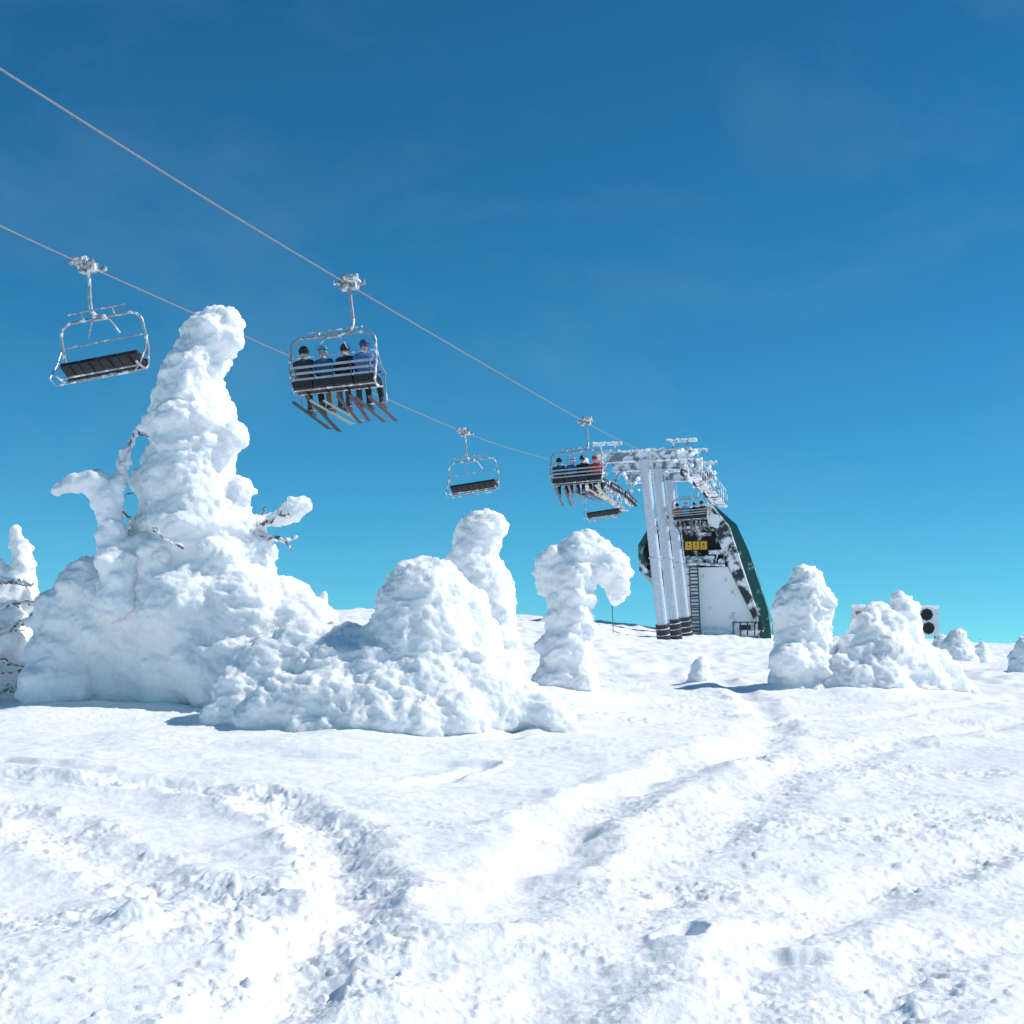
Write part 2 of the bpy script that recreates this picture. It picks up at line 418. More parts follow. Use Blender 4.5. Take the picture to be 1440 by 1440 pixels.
# --- edge tree at far left
T=empty('snow_covered_tree',tuple(W(10,1000,22.5)))
bl=chain(rg,[(22,748,10),(30,775,16),(33,800,17),(25,825,26),(15,850,38),(-5,880,57),(-30,920,82),(-40,980,102)],22.5,4)
bl+=balls(rg,[(-10,800,20,22.5),(-50,830,60,22.8),(40,905,22,22.3),(50,960,18,22.2),(25,985,20,22.2)],6)
reparent(remesh_blobs('snow_mass',bl,0.032,None,3,0.95),T)
mb=MB()
for a in ([(-20,858),(20,850),(62,845)],[(-20,885),(15,882),(50,868)],[(-20,905),(20,880),(62,852)],[(-20,940),(20,945),(58,935)],[(-15,985),(20,960),(48,940)],[(-10,925),(30,935),(66,928)],[(-10,965),(30,975),(70,955)],[(0,820),(25,818),(48,820)]):
    twig(mb,rg,a,21.7,0.032,0.014,3)
reparent(mb.obj('bare_branches',[M_BARK,M_SNOW]),T)
# --- low mass and dome in front
T=empty('snow_covered_tree',tuple(W(600,1030,19.2)))
bl=balls(rg,[(600,852,70,19.4),(570,857,50,19.3),(634,858,54,19.4),(598,905,80,19.3),(655,905,54,19.4),(554,920,60,19.4),(520,935,60,19.5),(485,930,58,19.7),(430,935,64,19.6),(475,965,68,19.2),(530,965,68,19.1),(380,960,62,19.5),(345,985,54,19.3),(316,1008,36,19.1),(400,1000,56,18.9),(440,1000,60,18.8),(480,1005,56,18.7),(540,1000,62,18.7),(600,985,70,18.9),(650,970,64,19.1),(690,955,44,19.3),(694,995,52,18.9),(640,1010,54,18.6),(720,975,32,19.1),(740,1000,42,19.0),(765,1008,34,18.9),(785,1022,28,18.8),(802,1036,22,18.8),(590,1020,50,18.4),(500,1022,48,18.5),(430,1025,46,18.6),(360,1020,40,18.8),(550,1025,48,18.4),(465,1030,40,18.45)],3)
reparent(remesh_blobs('snow_mass',bl,0.028,None,5,1.05,45),T)
mb=MB(); twig(mb,rg,[(600,1020),(600,900),(604,840)],19.3,0.12,0.04,0)
reparent(mb.obj('trunk',[M_BARK,M_SNOW]),T)
# --- spire behind dome
T=empty('snow_covered_tree',tuple(W(700,990,23.5)))
bl=column(rg,[(735,666,714),(752,640,714),(775,636,700),(800,624,708),(830,634,728),(870,643,730),(910,655,734),(950,660,742),(1000,645,750)],23.5,0.7,6)
bl+=balls(rg,[(692,737,23,23.4),(660,747,19,23.5)],5)
reparent(remesh_blobs('snow_mass',bl,0.032,None,6,0.95),T)
mb=MB(); twig(mb,rg,[(690,990),(688,850),(680,775)],23.5,0.10,0.02,0)
reparent(mb.obj('trunk',[M_BARK,M_SNOW]),T)
# --- small tip between
T=empty('snow_covered_tree',tuple(W(454,950,26)))
bl=chain(rg,[(456,836,8),(452,850,11),(450,870,15),(450,940,24)],26,3)
reparent(remesh_blobs('snow_mass',bl,0.04,None,7,0.6,4),T)
# --- mushroom shaped tree
T=empty('snow_covered_tree',tuple(W(795,980,27)))
bl=chain(rg,[(827,756,14),(816,773,25),(808,800,31),(804,830,32),(802,860,33),(798,900,36),(795,940,40),(792,985,48)],27,4)
bl+=chain(rg,[(800,788,22),(780,784,19),(769,782,15),(769,800,16),(766,832,15)],27,3)
bl+=chain(rg,[(820,775,25),(845,788,29),(860,802,25),(869,822,20),(867,843,13)],27,3)
bl+=balls(rg,[(826,884,13,26.8),(770,962,24,26.8),(818,962,24,26.7)],5)
reparent(remesh_blobs('snow_mass',bl,0.032,None,8,0.95,7),T)
mb=MB(); twig(mb,rg,[(795,980),(800,860),(812,785)],27,0.10,0.02,0)
reparent(mb.obj('trunk',[M_BARK,M_SNOW]),T)
# --- right cluster
T=empty('snow_covered_tree',tuple(W(1125,975,33)))
bl=column(rg,[(806,1114,1144),(824,1106,1164),(848,1086,1174),(875,1086,1170),(900,1088,1170),(930,1082,1182),(960,1076,1196),(985,1066,1210)],33,1.1,7,.05)
bl+=balls(rg,[(1158,848,16,32.8),(1100,860,18,32.8),(1110,930,30,32.5)],5)
reparent(remesh_blobs('snow_mass',bl,0.042,None,9,1.25,9),T)
mb=MB(); twig(mb,rg,[(1128,985),(1128,900),(1128,835)],33,0.15,0.03,0)
reparent(mb.obj('trunk',[M_BARK,M_SNOW]),T)
T=empty('snow_covered_tree',tuple(W(1220,975,33)))
bl=balls(rg,[(1232,868,22,33.2),(1222,882,27,33),(1252,880,24,33),(1225,905,40,33),(1215,935,48,33),(1190,955,42,32.8),(1250,935,48,32.8),(1240,965,46,32.5),(1205,970,40,32.4),(1285,945,40,33),(1300,965,36,33),(1170,970,32,32.6)],6)
reparent(remesh_blobs('snow_mass',bl,0.042,None,10,1.2,9),T)
mb=MB(); twig(mb,rg,[(1225,985),(1225,910),(1228,885)],33,0.10,0.03,0)
reparent(mb.obj('trunk',[M_BARK,M_SNOW]),T)
T=empty('snow_covered_tree',tuple(W(1275,975,33.5)))
bl=chain(rg,[(1263,838,9),(1268,850,15),(1272,868,19),(1276,890,23),(1285,915,29),(1300,940,33),(1325,960,29),(1350,972,21),(1372,982,14)],33.5,4)
bl+=balls(rg,[(1320,930,18,33.5),(1335,948,20,33.3)],5)
reparent(remesh_blobs('snow_mass',bl,0.04,None,11,1.0,8),T)
mb=MB(); twig(mb,rg,[(1285,985),(1276,905),(1270,865)],33.5,0.08,0.02,0)
reparent(mb.obj('trunk',[M_BARK,M_SNOW]),T)
# --- small ones
for (cx,top,bot,w,d,s,tw) in ((985,922,966,17,34,12,0),(1345,888,935,26,60,13,1),(1322,893,930,20,62,14,0),(1380,905,935,18,62,16,1),(1444,900,940,28,50,15,1),(885,940,955,14,45,17,0)):
    T=empty('snow_covered_shrub',tuple(W(cx,bot,d)))
    bl=chain(rg,[(cx+2,top+6,w*0.4),(cx,(top+bot)/2,w*0.75),(cx-2,bot,w),(cx+w*0.8,bot+6,w*0.8)],d,5)
    reparent(remesh_blobs('snow_mass',bl,0.045,None,s,0.9,4),T)
    if tw:
        mb=MB()
        for k in range(2): twig(mb,rg,[(cx,bot-10),(cx+rg.uniform(-6,6),(top+bot)/2),(cx+rg.uniform(-10,10),top-rg.uniform(0,6))],d,0.04,0.02,3)
        reparent(mb.obj('twigs',[M_BARK,M_SNOW]),T)

# ------------------------------------------------------------------ lift line
SL=0.25; YAW=-math.atan(SL)           # line heading
Fv=np.array([SL,1,0])/math.hypot(SL,1); Rv=np.array([Fv[1],-Fv[0],0])
def xr_(y): return 3.06+SL*(y-70)
def xl_(y): return -2.14+SL*(y-70)
def xc_(y): return 0.46+SL*(y-70)
ZR=([-75,-30,0,25.6,41,70,85.4,98,103,108,113,118,126],[9.5,8.6,9.3,10.56,11.53,13.75,15.17,16.5,16.85,17.0,16.9,16.5,15.9])
ZL=([-75,-30,0,34.8,38.3,70,86.9,98,103,108,113,118,126],[9.5,8.5,9.1,11.0,11.2,13.3,14.98,16.1,16.5,16.75,16.7,16.4,15.9])
def mkz(Z):
    P=catmull([(0,a,b) for a,b in zip(*Z)],10)
    return lambda y: float(np.interp(y,P[:,1],P[:,2]))+EYE
zr=mkz(ZR); zl=mkz(ZL)
for name_,xf,zf in (('haul_rope',xr_,zr),('haul_rope',xl_,zl)):
    ys=np.linspace(-75,126,260)
    mb=MB(); mb.tube([(xf(y),y,zf(y)) for y in ys],0.019,8)
    mb.obj(name_,[M_ROPE])

# ---- person
def person(parent, lx, zs, jacket, pants, helmet, skic, seed, cy=0.0):
    rn=np.random.RandomState(seed)
    E=empty('skier'); E.parent=parent; E.location=(lx,cy,zs); sc_=1.10+rn.uniform(-.04,.05); E.scale=(sc_,)*3
    ln=rn.uniform(-0.05,0.05); hd=rn.uniform(-0.04,0.04)
    V=[];Ed=[];Rr=[];reg=[]
    def add(p,r,par,g):
        V.append(p); Rr.append(r); reg.append(g)
        if par is not None: Ed.append((par,len(V)-1))
        return len(V)-1
    pel=add((0,0.02,0.13),(.19,.15),None,'p')
    sp=add((ln*.3,-0.02,0.30),(.19,.15),pel,'j')
    ch=add((ln*.7,-0.03,0.48),(.21,.16),sp,'j')
    nk=add((ln,-0.02,0.62),(.08,.08),ch,'j')
    hdv=add((ln+hd,0.01,0.72),(.065,.065),nk,'s')
    spread=[]
    for s in (-1,1):
        sh=add((ln+s*0.19,-0.02,0.53),(.10,.10),ch,'j')
        el=add((s*0.25,0.13,0.30),(.075,.075),sh,'j')
        wr=add((s*0.17,0.36,0.30),(.050,.050),el,'j')
        pm=add((s*0.165,0.43,0.31),(.042,.028),wr,'g')
        for k,(fx,fl) in enumerate(((-.03,.030),(-.01,.036),(.01,.034),(.03,.026))):
            a=add((s*0.165+fx,0.475,0.312),(.011,.011),pm,'g')
            b=add((s*0.165+fx,0.475+fl,0.300),(.011,.011),a,'g')
            add((s*0.165+fx,0.470+fl,0.268),(.010,.010),b,'g')
        t=add((s*0.165-s*0.045,0.435,0.295),(.013,.013),pm,'g'); add((s*0.165-s*0.055,0.47,0.272),(.011,.011),t,'g')
        hp=add((s*0.10,0.06,0.11),(.12,.11),pel,'p')
        kn=add((s*0.13,0.48,0.10),(.090,.090),hp,'p')
        kk=rn.uniform(-.06,.10)
        an=add((s*0.13+0.02*s,0.52+kk,-0.30),(.072,.072),kn,'p')
        spread.append((s*0.13+0.02*s,0.52+kk,-0.30))
    me=bpy.data.meshes.new('b'); me.from_pydata([tuple(v) for v in V],Ed,[])
    o=bpy.data.objects.new('b',me); COL.objects.link(o)
    o.modifiers.new('skin','SKIN')
    for i,r in enumerate(Rr):
        me.skin_vertices[0].data[i].radius=r; me.skin_vertices[0].data[i].use_root=(i==0)
    ss=o.modifiers.new('ss','SUBSURF'); ss.levels=1; ss.render_levels=1
    dg=bpy.context.evaluated_depsgraph_get(); dg.update()
    bm_=bpy.data.meshes.new_from_object(o.evaluated_get(dg)); bpy.data.objects.remove(o)
    bm_.materials.clear()
    for m in (cloth(jacket),cloth(pants),M_SKIN,M_GLOVE): bm_.materials.append(m)
    VV=np.array(V); idx={'j':0,'p':1,'s':2,'g':3}
    segs=[(VV[a],VV[b],idx[reg[b]]) for a,b in Ed]
    A_=np.array([s_[0] for s_ in segs]);B_=np.array([s_[1] for s_ in segs]);g_=[s_[2] for s_ in segs]
    for p in bm_.polygons:
        c=np.array(p.center); d_=B_-A_; t=np.clip(((c-A_)*d_).sum(1)/((d_**2).sum(1)+1e-9),0,1)
        p.material_index=g_[int(np.argmin(np.linalg.norm(c-(A_+d_*t[:,None]),axis=1)))]
        p.use_smooth=True
    bo=bpy.data.objects.new('body',bm_); COL.objects.link(bo); bo.parent=E
    # head
    hb=MB(); hc=np.array([ln+hd,0.02,0.80]); Vs,Fs=ICO[3]; Vh=Vs*np.array([.078,.095,.115])
    front=Vh[:,1]>0.03
    nose=np.exp(-((Vh[:,0]/.014)**2+((Vh[:,2]+.01)/.022)**2))*front; Vh[:,1]+=nose*.022
    eye=sum(np.exp(-(((Vh[:,0]-s*.03)/.014)**2+((Vh[:,2]-.005-.005)/.011)**2)) for s in (-1,1))*front; Vh[:,1]-=eye*.010
    mouth=np.exp(-((Vh[:,0]/.026)**2+((Vh[:,2]+.052)/.006)**2))*front; Vh[:,1]-=mouth*.006
    hb.add(Vh+hc,Fs,0)
    for s in (-1,1): hb.ball(hc+np.array([s*.079,0,-.005]),(.010,.018,.028),0,1)
    Vt=Vs*np.array([.115,.135,.130]); keep=lambda f: not all((Vt[i][2]<-0.05 or (Vt[i][1]>0.055 and Vt[i][2]<0.045)) for i in f)
    hb.add(Vt+hc+np.array([0,-.008,.018]),[f for f in Fs if keep(f)],1)
    a=np.linspace(-1.0,1.0,9); hb.tube([hc+np.array([math.sin(q)*.09,math.cos(q)*.105,.022]) for q in a],.026,8,2)
    a=np.linspace(1.0,2*math.pi-1.0,18); hb.tube([hc+np.array([math.sin(q)*.117,math.cos(q)*.137-.005,.030]) for q in a],.012,6,3)
    hb.obj('head_and_helmet',[M_SKIN,cloth(helmet),M_GOGGLE,M_GLOVE],E)
    # boots and skis
    bb=MB(); kb=MB()
    pitch=math.radians(rn.uniform(-25,-10)); yaw=math.radians(rn.uniform(-24,2))
    for q,s in zip(spread,(-1,1)):
        q=np.array(q)
        py_=pitch+rn.uniform(-.12,.12); yw=yaw+s*rn.uniform(-.03,.08)
        d=np.array([math.sin(-yw)*math.cos(py_),math.cos(yw)*math.cos(py_),math.sin(py_)]); u=np.array([0,-math.sin(py_),math.cos(py_)]); u=u-d*np.dot(u,d); u/=np.linalg.norm(u)
        bb.tube([q+(0,0,.06),q-(0,0,.08),q-u*.12+d*.0],[.075,.073,.066],10)
        heel=q-u*.13
        bb.tube([heel-d*.07,heel-d*.03,heel+d*.08,heel+d*.18,heel+d*.22],[.040,.058,.056,.050,.025],10)
        bb.box(heel-u*.06+d*.05,(.06,.30,.03),0,np.stack([np.cross(d,u),d,u],1))
        side=np.cross(d,u); ts=np.linspace(-0.66,0.80,20); Vk=[]
        for t in ts:
            w=0.044+0.014*(abs(t)/0.9)**2; lift=0
            if t>0.61: lift=((t-0.61)/0.19)**2*0.07; w*=max(0.25,1-((t-0.61)/0.21)**2)
            if t<-0.62: lift=0.015; w*=0.8
            p=heel-u*.085+d*(t+0.05)+u*lift
            for a_,b_ in ((-1,-1),(1,-1),(1,1),(-1,1)): Vk.append(p+side*a_*w+u*b_*0.008)
        Fk=[(0,1,2,3),tuple(len(Vk)-k for k in (1,2,3,4))]
        for i in range(len(ts)-1):
            for j in range(4): Fk.append((i*4+j,i*4+4+j,i*4+4+(j+1)%4,i*4+(j+1)%4))
        kb.add(Vk,Fk,0)
    bb.obj('boots',[M_BOOT],E)
    kb.obj('skis',[cloth(skic)],E)

def chair(x,y,z,up,seed,riders=()):
    E=empty('chairlift_chair',(x,y,z), YAW if up else YAW+math.pi)
    rolla=math.radians(-3.0 if up else 6.5)
    E.rotation_euler=(0,rolla,E.rotation_euler[2])
    CX=-0.47 if up else -0.12; T0=-1.22; ZS=-2.50
    g=MB()
    g.box((0,0,0.02),(0.16,0.55,0.14)); g.box((0.0,0.22,0.11),(0.20,0.16,0.16)); g.box((0,-0.22,0.10),(0.20,0.16,0.14))
    g.box((0.16,0,0.0),(0.14,0.30,0.20)); g.box((-.14,0.02,-.02),(0.12,0.2,0.16))
    for s in (-1,1):
        g.tube([(0.10,s*.26,.12),(0.34,s*.26,.12)],.075,12); g.tube([(-.12,s*.30,.0),(-.28,s*.30,.02)],.06,12)
        g.tube([(0,s*.2,.05),(0,s*.42,.14)],.035,8)
    g.tube([(0.28,-.3,.1),(0.28,.3,.1)],.03,8)
    g.obj('grip',[M_METAL],E)
    f=MB()
    f.tube(catmull([(0.03,0,-0.05),(0.04,0,-.4),(0.07,0,-.8),(0.06,-.01,-1.0),(0.0,-.02,-1.12),(-.12,-.03,T0+.02),(min(CX,-.15)-.05,-.03,T0+.0)],8),.046,12)
    hw=1.14 if up else 1.07; rc=.30
    def arc(cx,cz,a0,a1,r,yy0,yy1,n=7): return [(cx+r*math.cos(a),yy0+(yy1-yy0)*k/(n-1),cz+r*math.sin(a)) for k,a in enumerate(np.linspace(a0,a1,n))]
    loop=[(CX-hw+.04,-.20,ZS+.0),(CX-hw-.02,-.18,ZS+.45)]+arc(CX-hw+rc,T0-rc,math.pi,math.pi/2,rc,-.08,-.03)+arc(CX+hw-rc,T0-rc,math.pi/2,0,rc,-.03,-.08)+[(CX+hw+.02,-.18,ZS+.45),(CX+hw-.04,-.20,ZS+.0)]
    f.tube(loop,.036,10)
    for s in (-1,1):
        f.tube(catmull([(CX+s*(hw-.04),-.20,ZS+.02),(CX+s*(hw-.04),-.05,ZS-.09),(CX+s*(hw-.04),.25,ZS-.08),(CX+s*(hw-.04),.42,ZS-.03)],5),.028,8)
    f.tube([(CX-hw+.04,-.16,ZS-.06),(CX+hw-.04,-.16,ZS-.06)],.028,8)
    f.tube([(CX-hw+.04,.25,ZS-.075),(CX+hw-.04,.25,ZS-.075)],.024,8)
    for s in (-1,1):
        f.tube(catmull([(CX+s*.18,-.03,T0),(CX+s*.30,-.10,T0-.18),(CX+s*.42,-.16,T0-.40)],5),.020,8)
    f.tube([(CX-.70,.10,T0+.17),(CX+.70,.10,T0+.17)],.022,8)
    for s in (-1,1):
        f.tube([(CX+s*.40,-.03,T0),(CX+s*.40,.10,T0+.17)],.018,8); f.ball((CX+s*.72,.10,T0+.17),.035,0,1)
    f.box((CX,-.03,T0),(.34,.12,.10))
    f.tube([(CX-hw+.02,-.17,T0-.52),(CX+hw-.02,-.17,T0-.52)],.018,8)
    f.obj('frame',[M_METAL],E)
    fold=math.radians(28) if not riders else 0.0
    b=MB(); zz=[ZS+.20,ZS+.35,ZS+.50] if riders else [ZS+.30]
    for k,q in enumerate(zz): b.box((CX,-.215-.02*k,q),(2*hw-.08,.025,.06))
    b.obj('backrest_slats',[M_SLAT],E)
    b=MB()
    if riders:
        for t in np.linspace(-.93,.93,5): b.tube([(CX+t*(hw-.08),-.19,ZS-.02),(CX+t*(hw-.08),-.26,ZS+.55)],.016,6)
        b.obj('backrest_uprights',[M_DARKM],E)
    s_=MB(); hinge=np.array([0,-.20,ZS-.02]); cf,sf=math.cos(fold),math.sin(fold)
    Rx=np.array([[1,0,0],[0,cf,-sf],[0,sf,cf]])
    def hp_(x_,y_,z_): return Rx@np.array([x_,y_+.20,z_-(ZS-.02)])+hinge
    for k in range(4):
        w=(2*hw-.12)/4; xc=CX-hw+.06+w*(k+.5)
        s_.box(hp_(xc,.08,ZS+.0),(w-.004,.50,.13),0,Rx,.02)
        s_.box((xc,-.205,ZS+.07),(w-.02,.07,.22),0,None,.02)
        s_.tube([hp_(xc,-.15,ZS-.08),hp_(xc,.30,ZS-.09)],.02,6)
    s_.obj('seat_cushions',[M_SEAT],E)
    r=MB()
    yb=.50
    pts=[(CX-hw-.05,-.14,T0-.55),(CX-hw-.06,.10,ZS+.40),(CX-hw-.05,yb-.03,ZS+.28),(CX-hw+.10,yb,ZS+.26),(CX,yb,ZS+.26),(CX+hw-.10,yb,ZS+.26),(CX+hw+.05,yb-.03,ZS+.28),(CX+hw+.06,.10,ZS+.40),(CX+hw+.05,-.14,T0-.55)]
    if not riders:
        pts=[(CX-hw-.05,-.14,T0-.55),(CX-hw-.08,.12,ZS+.30),(CX-hw-.10,yb,ZS-.10)]
        r.tube(pts,.019,8); r.tube([(2*CX-p[0],p[1],p[2]) for p in pts],.019,8)
        r.tube([(CX-hw-.10,yb,ZS-.10),(CX-hw+.05,yb+.04,ZS-.30),(CX+hw-.05,yb+.04,ZS-.30),(CX+hw+.10,yb,ZS-.10)],.019,8)
    else:
        r.tube(pts,.019,8)
        for s in (-1,1):
            r.tube([(CX+s*(hw-.0),yb,ZS+.27),(CX+s*(hw+.02),yb+.06,ZS-.42)],.016,8)
        r.tube([(CX-hw-.02,yb+.06,ZS-.42),(CX+hw+.02,yb+.06,ZS-.42)],.018,8)
    r.obj('restraint_bar',[M_METAL],E)
    for k,rd in enumerate(riders):
        if rd: person(E,CX-.80+.533*k,ZS+.05,*rd,seed*10+k,.04)
    return E
BK=(0.012,0.013,0.016); GY=(0.04,0.042,0.05)
def atR(y,*a,**k): return chair(xr_(y),y,zr(y)-.02,True,*a,**k)
def atL(y,*a,**k): return chair(xl_(y),y,zl(y)-.02,False,*a,**k)
atR(41.2,1,riders=[(GY,BK,BK,(0.05,0.05,0.06)),((0.02,0.10,0.24),(0.20,0.13,0.07),(0.14,0.34,0.38),(0.28,0.34,0.26)),(BK,(0.05,0.05,0.055),BK,(0.10,0.07,0.08)),((0.09,0.18,0.42),BK,(0.04,0.08,0.22),(0.10,0.08,0.09))])
atL(38.5,2)
atR(70.5,3,riders=[((0.03,0.06,0.12),BK,BK,(0.15,0.15,0.17)),((0.04,0.10,0.30),(0.02,0.02,0.03),(0.55,0.6,0.7),(0.25,0.26,0.26)),(BK,BK,BK,(0.15,0.08,0.1)),((0.60,0.03,0.02),BK,(0.5,0.03,0.03),(0.6,0.5,0.32))])
atL(70.5,4); atL(99.5,5)
atR(105.5,6,riders=[((0.5,0.10,0.03),BK,BK,(0.1,0.1,0.1)),((0.10,0.25,0.45),BK,(0.5,0.5,0.5),(0.1,0.1,0.15)),(BK,BK,BK,(0.1,0.1,0.1)),((0.06,0.06,0.07),BK,BK,(0.1,0.1,0.1))])

# ------------------------------------------------------------------ towers
def tower(y, seed, lean=(1.6,3.0)):
    rn=np.random.RandomState(seed)
    xc=xc_(y); zt=(zr(y)+zl(y))/2+0.95
    bx,by=xc+lean[0],y+lean[1]; bz=gz(bx,by)-0.5
    E=empty('chairlift_tower',(bx,by,bz))
    def put(mb,n,m):
        o=mb.obj(n,m); o.parent=E; o.matrix_parent_inverse=Matrix.Translation(Vector(E.location)).inverted()
    B=np.array([bx,by,bz]); Tp=np.array([xc,y,zt]); ax=(Tp-B)/np.linalg.norm(Tp-B)
    L=np.linalg.norm(Tp-B)
    mb=MB(); mb.tube([B+ax*t for t in np.linspace(0,L,14)],np.linspace(.36,.30,14),24)
    mb.tube([B+ax*(L*0.5-.05),B+ax*(L*0.5+.05)],.39,24); mb.tube([Tp-ax*.12,Tp+ax*.0],.40,24)
    put(mb,'column',[M_COLUMN])
    mb=MB(); mb.tube([B+ax*.5,B+ax*1.9],.43,20)
    for q in (.8,1.2,1.6): mb.tube([B+ax*q,B+ax*(q+.05)],.445,20,1)
    put(mb,'crash_pad',[M_PAD,M_TOWER])
    R=np.stack([Rv,Fv,[0,0,1]],1)
    mb=MB(); hw=2.95
    mb.box(Tp+np.array([0,0,.1]),(2*hw,.34,.42),0,R)
    mb.box(Tp+np.array([0,0,.34]),(2*hw+.1,.5,.05),0,R); mb.box(Tp+np.array([0,0,-.14]),(2*hw+.1,.5,.05),0,R)
    for s in (-1,1):
        e=Tp+Rv*s*2.6
        mb.tube([e+(0,0,.3),e+Rv*s*.15+(0,0,.95)],.06,8); mb.tube([e-Rv*s*.9+(0,0,.3),e-Rv*s*.75+(0,0,.95)],.06,8)
        mb.box(e+(0,0,.98)-Rv*s*.25,(1.9,.14,.14),0,R)
    put(mb,'crossarm',[M_TOWER])
    mb=MB()
    off=Rv*.40+Fv*.25
    for s in (-1,1): mb.tube([B+ax*2+off+Fv*s*.18,Tp+off+Fv*s*.18],.022,6)
    for t in np.arange(2,L,.32): mb.tube([B+ax*t+off-Fv*.18,B+ax*t+off+Fv*.18],.014,5)
    put(mb,'ladder',[M_COLUMN])
    for s,xf,zf in ((1,xr_,zr),(-1,xl_,zl)):
        mb=MB()
        for k,dy in enumerate(np.linspace(-1.9,1.9,8)):
            yy=y+dy; c=np.array([xf(yy),yy,zf(yy)-.26])
            mb.tube([c-Rv*.05,c+Rv*.05],.22,20,0); mb.tube([c-Rv*.09,c+Rv*.09],.07,10,1)
            if k%2==0:
                c2=np.array([xf(yy+.54),yy+.54,zf(yy+.54)-.26]); mb.box((c+c2)/2+Rv*s*.12-(0,0,.06),(.05,.8,.16),1,R)
        for dy in (-1.0,1.0): 
            c=np.array([xf(y+dy),y+dy,zf(y+dy)-.42]); mb.box(c+Rv*s*.16,(.06,1.5,.20),1,R)
        c=np.array([xf(y),y,zf(y)-.55]); mb.box(c+Rv*s*.2,(.10,2.6,.22),1,R)
        e=Tp+Rv*s*2.6; mb.tube([e,c+Rv*s*.2],.07,8,1)
        put(mb,'sheave_train',[M_PAD,M_TOWER])
        mb=MB(); o=Rv*s*.85
        cw=np.array([xf(y),y,zf(y)-.75])+o
        mb.box(cw,(.55,4.6,.06),0,R)
        for dy in np.linspace(-2.2,2.2,5):
            p=cw+Fv*dy; mb.tube([p+Rv*s*.27,p+Rv*s*.27+(0,0,1.05)],.025,6)
        for h in (.55,1.05): mb.tube([cw+Rv*s*.27-Fv*2.2+(0,0,h),cw+Rv*s*.27+Fv*2.2+(0,0,h)],.022,6)
        for dy in (-.5,.5): mb.tube([cw+Fv*dy,Tp+Rv*s*2.3+Fv*dy*.3+(0,0,-.1)],.035,6)
        put(mb,'catwalk',[M_TOWER])
    # rime crust
    mb=MB()
    P=np.array([Tp+Rv*t+np.array([0,0,.40]) for t in np.linspace(-hw,hw,60)]); mb.tube(P,.15,12,0,True,.13,seed)
    for s in (-1,1):
        e=Tp+Rv*s*2.6
        P=np.array([e+(0,0,1.05)-Rv*s*.25+Rv*t for t in np.linspace(-.95,.95,24)]); mb.tube(P,.08,10,0,True,.08,seed+2)
        for _ in range(6):
            c=e+Rv*rn.uniform(-1.2,.8)+Fv*rn.uniform(-1.4,1.4)+np.array([0,0,rn.uniform(-.7,.5)]); 
            P=np.array([c+Fv*t for t in np.linspace(-.3,.3,8)]); mb.tube(P,rn.uniform(.06,.16)*np.sin(np.linspace(.5,2.6,8)),10,0,True,.07,seed+5)
    put(mb,'rime_crust',[M_SNOW])
tower(101.0,21); tower(106.0,22); tower(111.0,23)
tower(-72.0,24,(0.3,0.8))

